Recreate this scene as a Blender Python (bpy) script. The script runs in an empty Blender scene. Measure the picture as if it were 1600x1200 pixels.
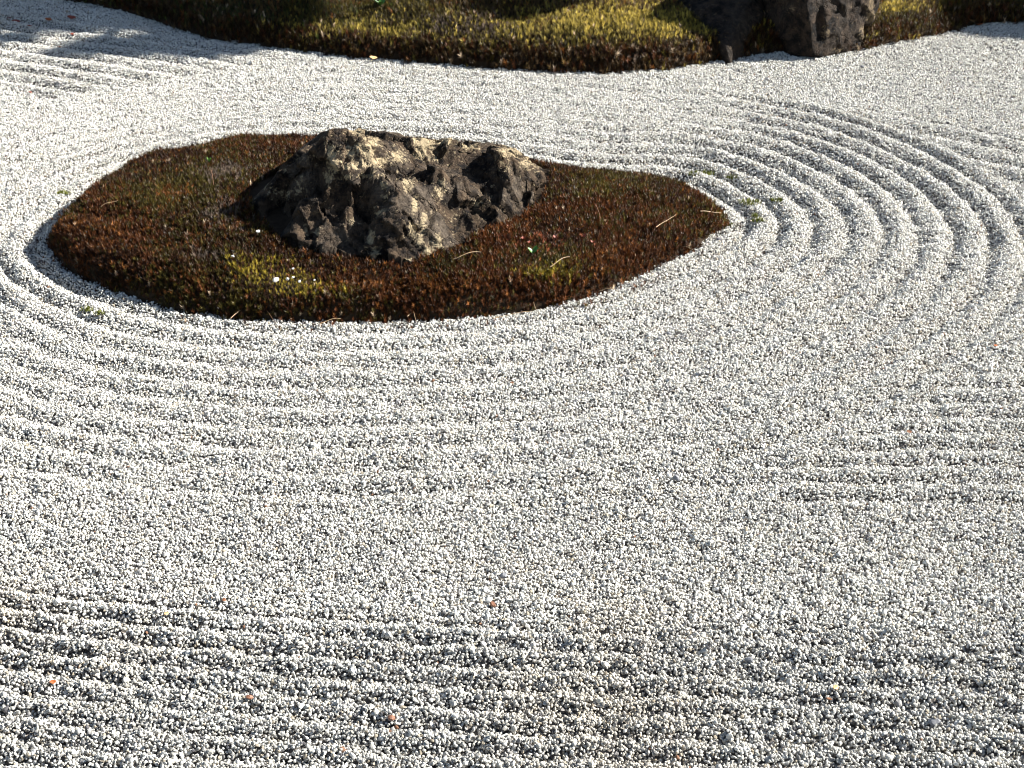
import bpy, bmesh, math, random
import numpy as np
from mathutils import Vector, noise as mnoise, Matrix

random.seed(7)
rng = np.random.default_rng(7)
scene = bpy.context.scene
col = scene.collection

# ------------------------------------------------------------------ camera, sky, sun, exposure
CAM_H = 1.65
PITCH = math.radians(30.0)
FOC = 800.0 / math.tan(math.radians(18.0))      # focal length in pixels of the 1600 px wide photograph
cam_data = bpy.data.cameras.new("camera")
cam_data.sensor_width = 36.0
cam_data.lens = 36.0 * FOC / 1600.0
cam_data.clip_start = 0.05
cam_data.clip_end = 400.0
cam = bpy.data.objects.new("camera", cam_data)
cam.location = (0, 0, CAM_H)
cam.rotation_euler = (math.radians(90.0) - PITCH, 0, 0)
col.objects.link(cam)
scene.camera = cam

SUN_AZ = math.radians(10.0)      # from +X towards +Y
SUN_EL = math.radians(34.0)
world = bpy.data.worlds.new("World")
scene.world = world
world.use_nodes = True
wn = world.node_tree
wn.nodes.clear()
wo = wn.nodes.new("ShaderNodeOutputWorld")
wb = wn.nodes.new("ShaderNodeBackground")
ws = wn.nodes.new("ShaderNodeTexSky")
ws.sky_type = 'NISHITA'
ws.sun_disc = False
ws.sun_elevation = SUN_EL
ws.sun_rotation = math.pi / 2 - SUN_AZ
ws.air_density = 1.0
ws.dust_density = 0.6
wb.inputs["Strength"].default_value = 0.05
wn.links.new(ws.outputs[0], wb.inputs[0])
wn.links.new(wb.outputs[0], wo.inputs[0])

sun_data = bpy.data.lights.new("sun", 'SUN')
sun_data.energy = 5.0
sun_data.angle = math.radians(0.5)
sun_data.color = (1.0, 0.975, 0.915)
sun = bpy.data.objects.new("sun", sun_data)
to_sun = Vector((math.cos(SUN_EL) * math.cos(SUN_AZ), math.cos(SUN_EL) * math.sin(SUN_AZ), math.sin(SUN_EL)))
sun.rotation_euler = to_sun.to_track_quat('Z', 'Y').to_euler()
sun.location = to_sun * 20
col.objects.link(sun)

scene.view_settings.view_transform = 'Standard'
scene.view_settings.look = 'None'
scene.view_settings.exposure = 1.64
scene.view_settings.gamma = 1.0
scene.view_settings.use_curve_mapping = False
scene.cycles.pixel_filter_type = 'BLACKMAN_HARRIS'
scene.cycles.filter_width = 1.05

# ------------------------------------------------------------------ helpers
cP, sP = math.cos(PITCH), math.sin(PITCH)

def at(px, py, h=0.0):
    """where the line of sight through a point of the 1600x1200 photograph meets height h"""
    dx = (px - 800.0) / FOC
    dy = (600.0 - py) / FOC
    d = (dx, cP + dy * sP, -sP + dy * cP)
    t = (CAM_H - h) / -d[2]
    return np.array([d[0] * t, d[1] * t])

def at_depth(px, py, Y):
    dx = (px - 800.0) / FOC
    dy = (600.0 - py) / FOC
    d = (dx, cP + dy * sP, -sP + dy * cP)
    t = Y / d[1]
    return np.array([d[0] * t, Y, CAM_H + d[2] * t])

def project(p):
    """x, y, z arrays -> position in the photograph (used for picking the colour patches)"""
    x, y, z = p[..., 0], p[..., 1], p[..., 2] - CAM_H
    zc = y * cP - z * sP
    yc = y * sP + z * cP
    return 800 + x / zc * FOC, 600 - yc / zc * FOC

_tab = rng.random((64, 64, 8))

def vnoise(x, y, s=0):
    x = np.asarray(x, float) + 17.3 * s
    y = np.asarray(y, float) + 9.1 * s
    xi, yi = np.floor(x).astype(int), np.floor(y).astype(int)
    fx, fy = x - xi, y - yi
    fx = fx * fx * (3 - 2 * fx)
    fy = fy * fy * (3 - 2 * fy)
    t = _tab[:, :, s % 8]
    a = t[xi % 64, yi % 64]; b = t[(xi + 1) % 64, yi % 64]
    c = t[xi % 64, (yi + 1) % 64]; d = t[(xi + 1) % 64, (yi + 1) % 64]
    return (a * (1 - fx) + b * fx) * (1 - fy) + (c * (1 - fx) + d * fx) * fy * 1.0

def fbm(x, y, s=0, n=3):
    v, a, f = 0, 0.5, 1.0
    tot = 0
    for k in range(n):
        v = v + a * vnoise(np.asarray(x) * f, np.asarray(y) * f, s + k)
        tot += a
        a *= 0.5
        f *= 2.03
    return v / tot

def sstep(a, b, x):
    t = np.clip((x - a) / (b - a), 0, 1)
    return t * t * (3 - 2 * t)

def poly_sd(poly, x, y):
    """signed distance, negative inside"""
    x = np.asarray(x, float); y = np.asarray(y, float)
    best = np.full(x.shape, 1e9)
    inside = np.zeros(x.shape, bool)
    n = len(poly)
    for i in range(n):
        ax, ay = poly[i]; bx, by = poly[(i + 1) % n]
        ex, ey = bx - ax, by - ay
        L = ex * ex + ey * ey
        if L < 1e-12:
            continue
        t = np.clip(((x - ax) * ex + (y - ay) * ey) / L, 0, 1)
        d = (ax + t * ex - x) ** 2 + (ay + t * ey - y) ** 2
        best = np.minimum(best, d)
        c = ((ay > y) != (by > y)) & (x < ex * (y - ay) / (ey if abs(ey) > 1e-12 else 1e-12) + ax)
        inside ^= c
    d = np.sqrt(best)
    return np.where(inside, -d, d)

def smooth_poly(poly, n=2):
    p = np.array(poly)
    for _ in range(n):
        q = np.roll(p, -1, 0)
        p = np.stack([p * .75 + q * .25, p * .25 + q * .75], 1).reshape(-1, 2)
    return p

def tag(o, label=None, cat=None, group=None, kind=None):
    if label: o["label"] = label
    if cat: o["category"] = cat
    if group: o["group"] = group
    if kind: o["kind"] = kind
    return o

def mesh_obj(name, verts, faces, mat=None, parent=None, smooth=False, link=True):
    me = bpy.data.meshes.new(name)
    me.from_pydata([tuple(map(float, v)) for v in verts], [], [tuple(map(int, f)) for f in faces])
    if smooth:
        me.polygons.foreach_set("use_smooth", [True] * len(me.polygons))
    me.update()
    o = bpy.data.objects.new(name, me)
    if mat: me.materials.append(mat)
    if parent: o.parent = parent
    if link: col.objects.link(o)
    return o

def grid_mesh(name, xs, ys, Z, mat, smooth=True, mask=None):
    nx, ny = len(xs), len(ys)
    X, Y = np.meshgrid(xs, ys)
    V = np.stack([X.ravel(), Y.ravel(), Z.ravel()], 1)
    i = np.arange(nx * ny).reshape(ny, nx)
    Fq = np.stack([i[:-1, :-1], i[:-1, 1:], i[1:, 1:], i[1:, :-1]], -1).reshape(-1, 4)
    if mask is not None:
        m = mask.ravel()
        Fq = Fq[m[Fq].any(1)]
        used = np.zeros(len(V), bool); used[Fq.ravel()] = True
        re = np.cumsum(used) - 1
        V = V[used]; Fq = re[Fq]
    me = bpy.data.meshes.new(name)
    me.vertices.add(len(V)); me.vertices.foreach_set("co", V.ravel())
    me.loops.add(len(Fq) * 4); me.loops.foreach_set("vertex_index", Fq.ravel())
    me.polygons.add(len(Fq))
    me.polygons.foreach_set("loop_start", np.arange(0, len(Fq) * 4, 4))
    me.polygons.foreach_set("use_smooth", np.full(len(Fq), smooth))
    me.update(calc_edges=True)
    me.materials.append(mat)
    o = bpy.data.objects.new(name, me)
    col.objects.link(o)
    return o

# ------------------------------------------------------------------ materials
def new_mat(name):
    m = bpy.data.materials.new(name)
    m.use_nodes = True
    nt = m.node_tree
    b = nt.nodes["Principled BSDF"]
    return m, nt, b

def mat_flat(name, c, rough=0.7, spec=0.3, noise_scale=60, var=0.35):
    m, nt, b = new_mat(name)
    tc = nt.nodes.new("ShaderNodeTexCoord")
    n = nt.nodes.new("ShaderNodeTexNoise"); n.inputs["Scale"].default_value = noise_scale
    n.inputs["Detail"].default_value = 4
    r = nt.nodes.new("ShaderNodeValToRGB")
    r.color_ramp.elements[0].position = 0.3; r.color_ramp.elements[1].position = 0.7
    r.color_ramp.elements[0].color = tuple(v * (1 - var) for v in c) + (1,)
    r.color_ramp.elements[1].color = tuple(min(1, v * (1 + var)) for v in c) + (1,)
    nt.links.new(tc.outputs["Object"], n.inputs["Vector"])
    nt.links.new(n.outputs["Fac"], r.inputs["Fac"])
    nt.links.new(r.outputs["Color"], b.inputs["Base Color"])
    b.inputs["Roughness"].default_value = rough
    b.inputs["Specular IOR Level"].default_value = spec
    return m

def mat_stone_bits():
    m, nt, b = new_mat("gravel_granite")
    a = nt.nodes.new("ShaderNodeAttribute"); a.attribute_type = 'INSTANCER'; a.attribute_name = "tint"
    g = nt.nodes.new("ShaderNodeNewGeometry")
    n = nt.nodes.new("ShaderNodeTexNoise"); n.inputs["Scale"].default_value = 420; n.inputs["Detail"].default_value = 2
    nt.links.new(g.outputs["Position"], n.inputs["Vector"])
    mr = nt.nodes.new("ShaderNodeMapRange")
    mr.inputs["From Min"].default_value = .3; mr.inputs["From Max"].default_value = .7
    mr.inputs["To Min"].default_value = .72; mr.inputs["To Max"].default_value = 1.12
    nt.links.new(n.outputs["Fac"], mr.inputs["Value"])
    mx = nt.nodes.new("ShaderNodeVectorMath"); mx.operation = 'SCALE'
    nt.links.new(a.outputs["Color"], mx.inputs[0]); nt.links.new(mr.outputs[0], mx.inputs["Scale"])
    nt.links.new(mx.outputs[0], b.inputs["Base Color"])
    b.inputs["Roughness"].default_value = 0.75
    b.inputs["Specular IOR Level"].default_value = 0.35
    return m

def mat_moss():
    m, nt, b = new_mat("moss_leaf")
    a = nt.nodes.new("ShaderNodeAttribute"); a.attribute_type = 'INSTANCER'; a.attribute_name = "tint"
    nt.links.new(a.outputs["Color"], b.inputs["Base Color"])
    b.inputs["Roughness"].default_value = 0.45
    b.inputs["Specular IOR Level"].default_value = 0.16
    tr = nt.nodes.new("ShaderNodeBsdfTranslucent")
    sc = nt.nodes.new("ShaderNodeVectorMath"); sc.operation = 'SCALE'; sc.inputs["Scale"].default_value = 1.3
    nt.links.new(a.outputs["Color"], sc.inputs[0]); nt.links.new(sc.outputs[0], tr.inputs[0])
    mix = nt.nodes.new("ShaderNodeMixShader"); mix.inputs[0].default_value = 0.28
    out = nt.nodes["Material Output"]
    nt.links.new(b.outputs[0], mix.inputs[1]); nt.links.new(tr.outputs[0], mix.inputs[2])
    nt.links.new(mix.outputs[0], out.inputs[0])
    return m

def mat_gravel_bed():
    m, nt, b = new_mat("gravel_bed_gap_shade")
    g = nt.nodes.new("ShaderNodeNewGeometry")
    v = nt.nodes.new("ShaderNodeTexVoronoi"); v.inputs["Scale"].default_value = 190
    nt.links.new(g.outputs["Position"], v.inputs["Vector"])
    r = nt.nodes.new("ShaderNodeValToRGB")
    r.color_ramp.elements[0].color = (.04, .035, .03, 1); r.color_ramp.elements[1].color = (.20, .175, .15, 1)  # bed darkened to paint the shade in gaps between stones
    r.color_ramp.elements[0].position = .1; r.color_ramp.elements[1].position = .9
    sx = nt.nodes.new("ShaderNodeSeparateColor")
    nt.links.new(v.outputs["Color"], sx.inputs[0]); nt.links.new(sx.outputs[0], r.inputs[0])
    nt.links.new(r.outputs[0], b.inputs["Base Color"])
    bp = nt.nodes.new("ShaderNodeBump"); bp.inputs["Distance"].default_value = .004; bp.inputs["Strength"].default_value = 1
    bp.invert = True
    nt.links.new(v.outputs["Distance"], bp.inputs["Height"]); nt.links.new(bp.outputs[0], b.inputs["Normal"])
    b.inputs["Roughness"].default_value = .85
    return m

def mat_rock(name, dark, mid, grey, lich_sun, scale=1.0):
    m, nt, b = new_mat(name)
    L = nt.links
    g = nt.nodes.new("ShaderNodeTexCoord")
    def noise(sc, det=6, rough=.6, dist=0.0):
        n = nt.nodes.new("ShaderNodeTexNoise")
        n.inputs["Scale"].default_value = sc * scale; n.inputs["Detail"].default_value = det
        n.inputs["Roughness"].default_value = rough; n.inputs["Distortion"].default_value = dist
        L.new(g.outputs["Object"], n.inputs["Vector"])
        return n.outputs["Fac"]
    def ramp(inp, p0, c0, p1, c1):
        r = nt.nodes.new("ShaderNodeValToRGB")
        e = r.color_ramp.elements
        e[0].position = p0; e[1].position = p1; e[0].color = c0 + (1,); e[1].color = c1 + (1,)
        L.new(inp, r.inputs[0])
        return r.outputs[0]
    def mixc(f, a, c):
        x = nt.nodes.new("ShaderNodeMix"); x.data_type = 'RGBA'
        L.new(f, x.inputs[0]); L.new(a, x.inputs[6]); L.new(c, x.inputs[7])
        return x.outputs[2]
    c1 = ramp(noise(28, 8, .7), .42, dark, .60, mid)
    c2 = ramp(noise(60, 6, .7), .40, tuple(v * .35 for v in grey), .60, grey)
    w = ramp(noise(8, 5, .6, .6), .50, (0, 0, 0), .64, (1, 1, 1))
    base = mixc(w, c1, c2)
    # lichens / pale crust, on the back rocks also painted sunlit rims: patches where the attribute is high, broken up by noise
    at_ = nt.nodes.new("ShaderNodeAttribute"); at_.attribute_name = "lichen_and_sun"
    ad = nt.nodes.new("ShaderNodeMath"); ad.operation = 'MULTIPLY_ADD'
    L.new(at_.outputs["Fac"], ad.inputs[0]); ad.inputs[1].default_value = .38
    nz = nt.nodes.new("ShaderNodeMath"); nz.operation = 'MULTIPLY_ADD'
    L.new(noise(75, 9, .85, .4), nz.inputs[0]); nz.inputs[1].default_value = 2.2; nz.inputs[2].default_value = -.62
    L.new(nz.outputs[0], ad.inputs[2])
    f = ramp(ad.outputs[0], .68, (0, 0, 0), .77, (1, 1, 1))
    lc = ramp(noise(90, 4), .3, tuple(v * .62 for v in lich_sun), .7, lich_sun)
    base = mixc(f, base, lc)
    L.new(base, b.inputs["Base Color"])
    b.inputs["Roughness"].default_value = .8
    b.inputs["Specular IOR Level"].default_value = .18
    # fracture lines
    wv = nt.nodes.new("ShaderNodeTexNoise"); wv.inputs["Scale"].default_value = 9 * scale; wv.inputs["Detail"].default_value = 5
    L.new(g.outputs["Object"], wv.inputs["Vector"])
    wm = nt.nodes.new("ShaderNodeVectorMath"); wm.operation = 'MULTIPLY_ADD'; wm.inputs[1].default_value = (.16, .16, .16)
    L.new(wv.outputs["Color"], wm.inputs[0]); L.new(g.outputs["Object"], wm.inputs[2])
    mp = nt.nodes.new("ShaderNodeMapping"); mp.inputs["Rotation"].default_value = (.3, .5, .6); mp.inputs["Scale"].default_value = (1.0, .45, .8)
    L.new(wm.outputs[0], mp.inputs[0])
    vo = nt.nodes.new("ShaderNodeTexVoronoi"); vo.feature = 'DISTANCE_TO_EDGE'; vo.inputs["Scale"].default_value = 17 * scale
    L.new(mp.outputs[0], vo.inputs["Vector"])
    ck = nt.nodes.new("ShaderNodeMapRange"); ck.inputs["From Max"].default_value = .035
    L.new(vo.outputs["Distance"], ck.inputs["Value"])
    bp = nt.nodes.new("ShaderNodeBump"); bp.inputs["Distance"].default_value = .012; bp.inputs["Strength"].default_value = 1.0
    L.new(noise(110, 8, .75), bp.inputs["Height"])
    bp2 = nt.nodes.new("ShaderNodeBump"); bp2.inputs["Distance"].default_value = .022; bp2.inputs["Strength"].default_value = .9
    L.new(noise(34, 6, .7, .8), bp2.inputs["Height"]); L.new(bp.outputs[0], bp2.inputs["Normal"])
    bp3 = nt.nodes.new("ShaderNodeBump"); bp3.inputs["Distance"].default_value = .006; bp3.inputs["Strength"].default_value = .8
    L.new(ck.outputs[0], bp3.inputs["Height"]); L.new(bp2.outputs[0], bp3.inputs["Normal"])
    L.new(bp3.outputs[0], b.inputs["Normal"])
    return m

M_gravel = mat_stone_bits()
M_moss = mat_moss()
M_bed = mat_gravel_bed()
M_soil = mat_flat("dark_soil", (.030, .020, .012), .95, .1, 90)
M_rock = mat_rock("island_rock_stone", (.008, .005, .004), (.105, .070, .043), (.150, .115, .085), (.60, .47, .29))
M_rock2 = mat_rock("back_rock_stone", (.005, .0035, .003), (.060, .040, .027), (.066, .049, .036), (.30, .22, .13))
M_twig = mat_flat("dry_needle", (.30, .20, .11), .6, .3, 200)
M_twig_dark = mat_flat("brown_needle", (.20, .10, .05), .6, .3, 200)
M_leaf_or = mat_flat("orange_leaf", (.28, .08, .02), .55, .3, 120)
M_leaf_tan = mat_flat("tan_leaf", (.50, .30, .14), .55, .3, 120)
M_leaf_brown = mat_flat("brown_leaf", (.13, .055, .025), .6, .3, 120)
M_leaf_red = mat_flat("red_leaf", (.20, .045, .022), .55, .3, 120)
M_green = mat_flat("bright_green_leaf", (.05, .14, .015), .45, .4, 120, .2)
M_dkleaf = mat_flat("bush_leaf", (.035, .075, .02), .45, .4, 20)
M_bark = mat_flat("bark", (.09, .06, .04), .9, .2, 30)
M_peb_w = mat_flat("white_pebble", (.55, .53, .50), .6, .4, 150, .1)
M_peb_g = mat_flat("grey_pebble", (.16, .16, .17), .6, .4, 150, .3)
M_peb_b = mat_flat("brown_pebble", (.20, .09, .05), .6, .4, 150, .3)

# ------------------------------------------------------------------ outlines
ISLAND = smooth_poly([at(*o) for o in [
    (75, 388, 0), (77, 360, .03), (95, 325, .04), (138, 284, .05), (202, 244, .056), (266, 226, .062), (340, 210, .062),
    (420, 204, .062), (480, 206, .062), (560, 209, .062), (640, 213, .062), (720, 219, .062), (800, 231, .065), (880, 250, .06),
    (950, 261, .048), (1040, 270, .030), (1091, 297, .018), (1122, 323, .008), (1138, 346, .002), (1110, 375, 0), (1060, 405, 0),
    (1000, 435, 0), (930, 465, 0), (850, 485, 0), (760, 497, 0), (650, 503, 0), (520, 505, 0), (440, 503, 0), (350, 497, 0),
    (260, 485, 0), (200, 465, 0), (140, 440, 0), (95, 415, 0)]], 2)
_m = [(-60, -20), (60, -8), (150, 8), (250, 38), (330, 62), (450, 80), (560, 92), (700, 104), (850, 113), (950, 115), (1050, 109),
      (1130, 96), (1200, 84), (1270, 83), (1340, 80), (1400, 69), (1470, 53), (1530, 39), (1600, 37), (1700, 40), (1850, 45)]
MOUND = np.array([at(*o) for o in _m] + [(3.9, 5.2), (6, 6), (6, 14), (-7, 14), (-7, 8.5), (-4, 6.6)])

def seg_noise_sd(poly, x, y, amp=.012, f=14, s=0):
    return poly_sd(poly, x, y) + amp * (fbm(x * f, y * f, s) - .5) * 2

def line_coord(p0, p1):
    """signed perpendicular distance towards the camera from the line p0-p1"""
    d = p1 - p0; d = d / np.hypot(*d)
    n = np.array([d[1], -d[0]])
    if n[1] > 0: n = -n
    return lambda x, y: (x - p0[0]) * n[0] + (y - p0[1]) * n[1]

fg_px = [(-300, 890), (0, 915), (100, 928), (350, 952), (600, 969), (1000, 987), (1600, 1018), (2000, 1040)]
fg_w = np.array([at(*p) for p in fg_px])
ul = line_coord(at(0, 75), at(250, 112))
ur = line_coord(at(1380, 178), at(1600, 222))
lr = line_coord(at(1200, 790), at(1600, 793))

def ridge(ph):
    """profile of raked gravel: rounded crest, somewhat sharper than a sine; 0 at the trough, 1 at the crest"""
    s = .5 - .5 * np.cos(2 * np.pi * ph)
    return s ** .65

def gravel_h(x, y):
    """height of the raked gravel"""
    x = np.asarray(x, float); y = np.asarray(y, float)
    wob = (fbm(x * 2.2, y * 2.2, 1) - .5) * .024 + (fbm(x * 9, y * 9, 2) - .5) * .012 + (fbm(x * 34, y * 34, 3) - .5) * .010
    d = poly_sd(ISLAND, x, y)
    ampn = .30 + .85 * fbm(x * 3.5, y * 3.5, 3) + .55 * fbm(x * 13, y * 13, 5)
    h = (fbm(x * 6, y * 6, 4) - .5) * .010 + (fbm(x * 38, y * 38, 7, 2) - .5) * (.0085 + .006 * sstep(2.15, 2.0, y)) + (vnoise(x * 85, y * 85, 4) - .5) * .004
    # rings round the island: troughs at .05 + .08 k
    ang = np.arctan2(y - 3.6, x + .1)
    dmax = .70 + .05 * np.cos(ang - .0) + .01 * np.sin(2 * ang)
    dd = (d + wob * .7) * (.70 / dmax)
    ring = ridge((dd - .05) / .0805)
    env = sstep(.0, .03, dd) * (1 - sstep(.725, .745, dd))
    up = sstep(4.05, 4.5, y) * (1 - sstep(.45, 1.05, x))      # worn on the side of the big mound
    up2 = (.42 + .20 * sstep(-.9, -.2, x)) * (1 - sstep(.5, .9, x)) * (1 - sstep(3.05, 3.35, y))
    leftup = sstep(3.55, 3.9, y) * (1 - sstep(-1.3, -.7, x)) * .4
    amp = (.0185 + .0020 * sstep(.3, .8, x)) * ampn * (1 - .80 * up) * (1 - up2) * (1 - leftup)
    h = h + (ring - .62) * amp * env
    out = sstep(.73, .77, dd)
    # straight rows in the foreground
    fy = np.interp(x, fg_w[:, 0], fg_w[:, 1]) - y
    f = ridge((fy + wob * .75 + .010 * (fbm(x * 5, y * 2, 5) - .5) - .006) / .0490)
    h = h + (f - .6) * (.0125 - .0030 * sstep(-.1, .5, x)) * (.55 + .9 * fbm(x * 2.6, y * 7, 6)) * ampn * sstep(-.012, .008, fy)
    # rows at the lower right, beyond the rings
    c = -lr(x, y) + wob
    g = ridge((c - .01) / .062)
    h = h + (g - .55) * .0095 * ampn * out * sstep(-.01, .01, c) * (1 - sstep(.46, .55, c)) * sstep(.2, .7, x)
    # rows at the upper right and upper left
    c = ur(x, y) + wob
    g = ridge((c + .01) / .098)
    h = h + (g - .6) * .014 * ampn * out * sstep(-.03, .0, c) * (1 - sstep(.29, .32, c)) * sstep(.85, 1.3, x)
    c = ul(x, y) + wob
    g = ridge(c / .085)
    h = h + (g - .6) * .017 * ampn * out * sstep(-.36, -.30, c) * (1 - sstep(.30, .36, c)) * (1 - sstep(-1.35, -.55, x)) * (y > 4)
    return h

def island_h(x, y, sd=None):
    if sd is None: sd = poly_sd(ISLAND, x, y)
    t = np.clip(-sd, 0, None)
    hi = .030 + .035 * sstep(-1.2, .0, -np.abs(x + .5) * 1.0 - 0.0) 
    rim = .052 * (1 - np.exp(-t / .022))
    rim *= 1 - .45 * sstep(.1, .55, x)
    dome = .055 * (1 - np.exp(-t / .22))
    return rim + dome + ((fbm(x * 9, y * 9, 5) - .5) * .026 + (fbm(x * 32, y * 32, 6) - .5) * .010) * sstep(0, .05, t) - .006

def mound_h(x, y, sd=None):
    if sd is None: sd = poly_sd(MOUND, x, y)
    t = np.clip(-sd, 0, None)
    rim = .075 * (1 - np.exp(-t / .045))
    rim = rim * (1 - .5 * sstep(1.1, 1.7, x))
    dome = .16 * (1 - np.exp(-t / .9)) + .10 * sstep(.3, 2.5, t)
    return rim + dome + (fbm(x * 5, y * 5, 6) - .5) * .05 * sstep(0, .12, t) - .006

# ------------------------------------------------------------------ ground surfaces
mesh_obj("ground", [(-80, -40, -.06), (80, -40, -.06), (80, 120, -.06), (-80, 120, -.06)], [(0, 1, 2, 3)], M_bed)["kind"] = "structure"
xs = np.arange(-4.2, 4.2, .014); ys = np.arange(1.0, 7.0, .014)
X, Y = np.meshgrid(xs, ys)
tag(grid_mesh("gravel_bed", xs, ys, gravel_h(X, Y) - .006, M_bed), kind="structure")

xs = np.arange(-1.22, .64, .012); ys = np.arange(3.05, 4.3, .012)
X, Y = np.meshgrid(xs, ys)
sd = poly_sd(ISLAND, X, Y)
Z = np.where(sd > 0, -.02 - sd, island_h(X, Y, sd))
island = tag(grid_mesh("moss_island", xs, ys, Z, M_soil, mask=sd < .012), kind="structure")

xs = np.arange(-6.0, 6.0, .03); ys = np.arange(4.6, 13.5, .03)
X, Y = np.meshgrid(xs, ys)
sd = poly_sd(MOUND, X, Y)
Z = np.where(sd > 0, -.02 - sd, mound_h(X, Y, sd))
mound = tag(grid_mesh("moss_mound", xs, ys, Z, M_soil, mask=sd < .03), kind="structure")

# ------------------------------------------------------------------ instanced stuff
def scatter(name, pts, rot, scl, idx, tint, protos, mat, kind="stuff"):
    n = len(pts)
    me = bpy.data.meshes.new(name)
    me.vertices.add(n)
    me.vertices.foreach_set("co", np.ascontiguousarray(pts, dtype=np.float32).ravel())
    def put(nm, tp, arr, key):
        a = me.attributes.new(nm, tp, 'POINT')
        a.data.foreach_set(key, np.ascontiguousarray(arr).ravel())
    put("rot", 'FLOAT_VECTOR', rot.astype(np.float32), "vector")
    put("scl", 'FLOAT_VECTOR', scl.astype(np.float32), "vector")
    put("idx", 'INT', idx.astype(np.int32), "value")
    t4 = np.concatenate([tint, np.ones((n, 1))], 1).astype(np.float32)
    put("tint", 'FLOAT_COLOR', t4, "color")
    me.materials.append(mat)
    o = bpy.data.objects.new(name, me)
    col.objects.link(o)
    pc = bpy.data.collections.new(name + "_shapes")
    for k, p in enumerate(protos):
        p.name = "%s_shape_%02d" % (name, k)
        pc.objects.link(p)
    ng = bpy.data.node_groups.new(name + "_scatter", 'GeometryNodeTree')
    ng.interface.new_socket("Geometry", in_out='INPUT', socket_type='NodeSocketGeometry')
    ng.interface.new_socket("Geometry", in_out='OUTPUT', socket_type='NodeSocketGeometry')
    N, L = ng.nodes, ng.links
    gi = N.new("NodeGroupInput"); go = N.new("NodeGroupOutput")
    ci = N.new("GeometryNodeCollectionInfo"); ci.inputs["Collection"].default_value = pc
    ci.inputs["Separate Children"].default_value = True; ci.inputs["Reset Children"].default_value = True
    iop = N.new("GeometryNodeInstanceOnPoints")
    iop.inputs["Pick Instance"].default_value = True
    m2p = N.new("GeometryNodeMeshToPoints")
    L.new(gi.outputs[0], m2p.inputs["Mesh"])
    L.new(m2p.outputs[0], iop.inputs["Points"]); L.new(ci.outputs[0], iop.inputs["Instance"])
    def named(nm, tp):
        a = N.new("GeometryNodeInputNamedAttribute"); a.data_type = tp; a.inputs["Name"].default_value = nm
        return a.outputs["Attribute"]
    e2r = N.new("FunctionNodeEulerToRotation")
    L.new(named("rot", 'FLOAT_VECTOR'), e2r.inputs[0])
    L.new(e2r.outputs[0], iop.inputs["Rotation"])
    L.new(named("scl", 'FLOAT_VECTOR'), iop.inputs["Scale"])
    L.new(named("idx", 'INT'), iop.inputs["Instance Index"])
    L.new(iop.outputs[0], go.inputs[0])
    md = o.modifiers.new("scatter", 'NODES'); md.node_group = ng
    if kind: o["kind"] = kind
    return o

def proto_stone(seed, mat, sub=2):
    r = random.Random(seed)
    bm = bmesh.new()
    bmesh.ops.create_icosphere(bm, subdivisions=sub, radius=1.0)
    # broken granite: cut by a few planes, then roughened
    planes = []
    for _ in range(9):
        v = Vector((r.gauss(0, 1), r.gauss(0, 1), r.gauss(0, 1))).normalized()
        planes.append((v, r.uniform(.48, .88)))
    for v in bm.verts:
        d = v.co.normalized()
        k = 1.0
        for n_, c in planes:
            q = d.dot(n_)
            if q > 1e-3: k = min(k, c / q)
        v.co = d * k * (1 + r.uniform(-.05, .05))
    me = bpy.data.meshes.new("s"); bm.to_mesh(me); bm.free()
    me.materials.append(mat)
    return bpy.data.objects.new("s", me)

def jitter_grid(x0, x1, y0, y1, sp, jit=.5):
    gx = np.arange(x0, x1, sp); gy = np.arange(y0, y1, sp * .87)
    GX, GY = np.meshgrid(gx, gy)
    GX = GX + (np.arange(len(gy)) % 2)[:, None] * sp * .5
    x = GX.ravel() + (rng.random(GX.size) - .5) * sp * 2 * jit
    y = GY.ravel() + (rng.random(GX.size) - .5) * sp * 2 * jit
    return x, y

def in_view(x, y, margin):
    z = y * cP + CAM_H * sP
    return np.abs(x) < z * (800 / FOC) + margin

def gravel_tints(n, x, y):
    u = rng.random(n)
    base = np.array([.70, .685, .645])
    t = base[None] * (0.70 + .36 * rng.random(n))[:, None]
    warm = rng.random(n)[:, None]
    t = t * (1 - .10 * warm * np.array([0, .25, 1.0]))
    g = u < .095; t[g] = (np.array([.28, .27, .26])[None] * (.6 + .6 * rng.random(g.sum()))[:, None])
    g = (u > .15) & (u < .19); t[g] = np.array([.42, .36, .27])[None] * (.7 + .5 * rng.random(g.sum()))[:, None]
    g = (u > .20) & (u < .222); t[g] = np.array([.09, .085, .09])[None] * (.6 + .8 * rng.random(g.sum()))[:, None]
    g = (u > .235) & (u < .2362); t[g] = np.array([.22, .11, .06])[None]
    # brownish fines show in the raked foreground
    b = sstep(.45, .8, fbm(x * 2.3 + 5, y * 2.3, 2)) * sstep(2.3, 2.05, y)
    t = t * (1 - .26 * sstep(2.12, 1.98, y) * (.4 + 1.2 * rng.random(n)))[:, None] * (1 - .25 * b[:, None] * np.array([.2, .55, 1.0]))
    return np.clip(t, .02, .85)

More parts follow.
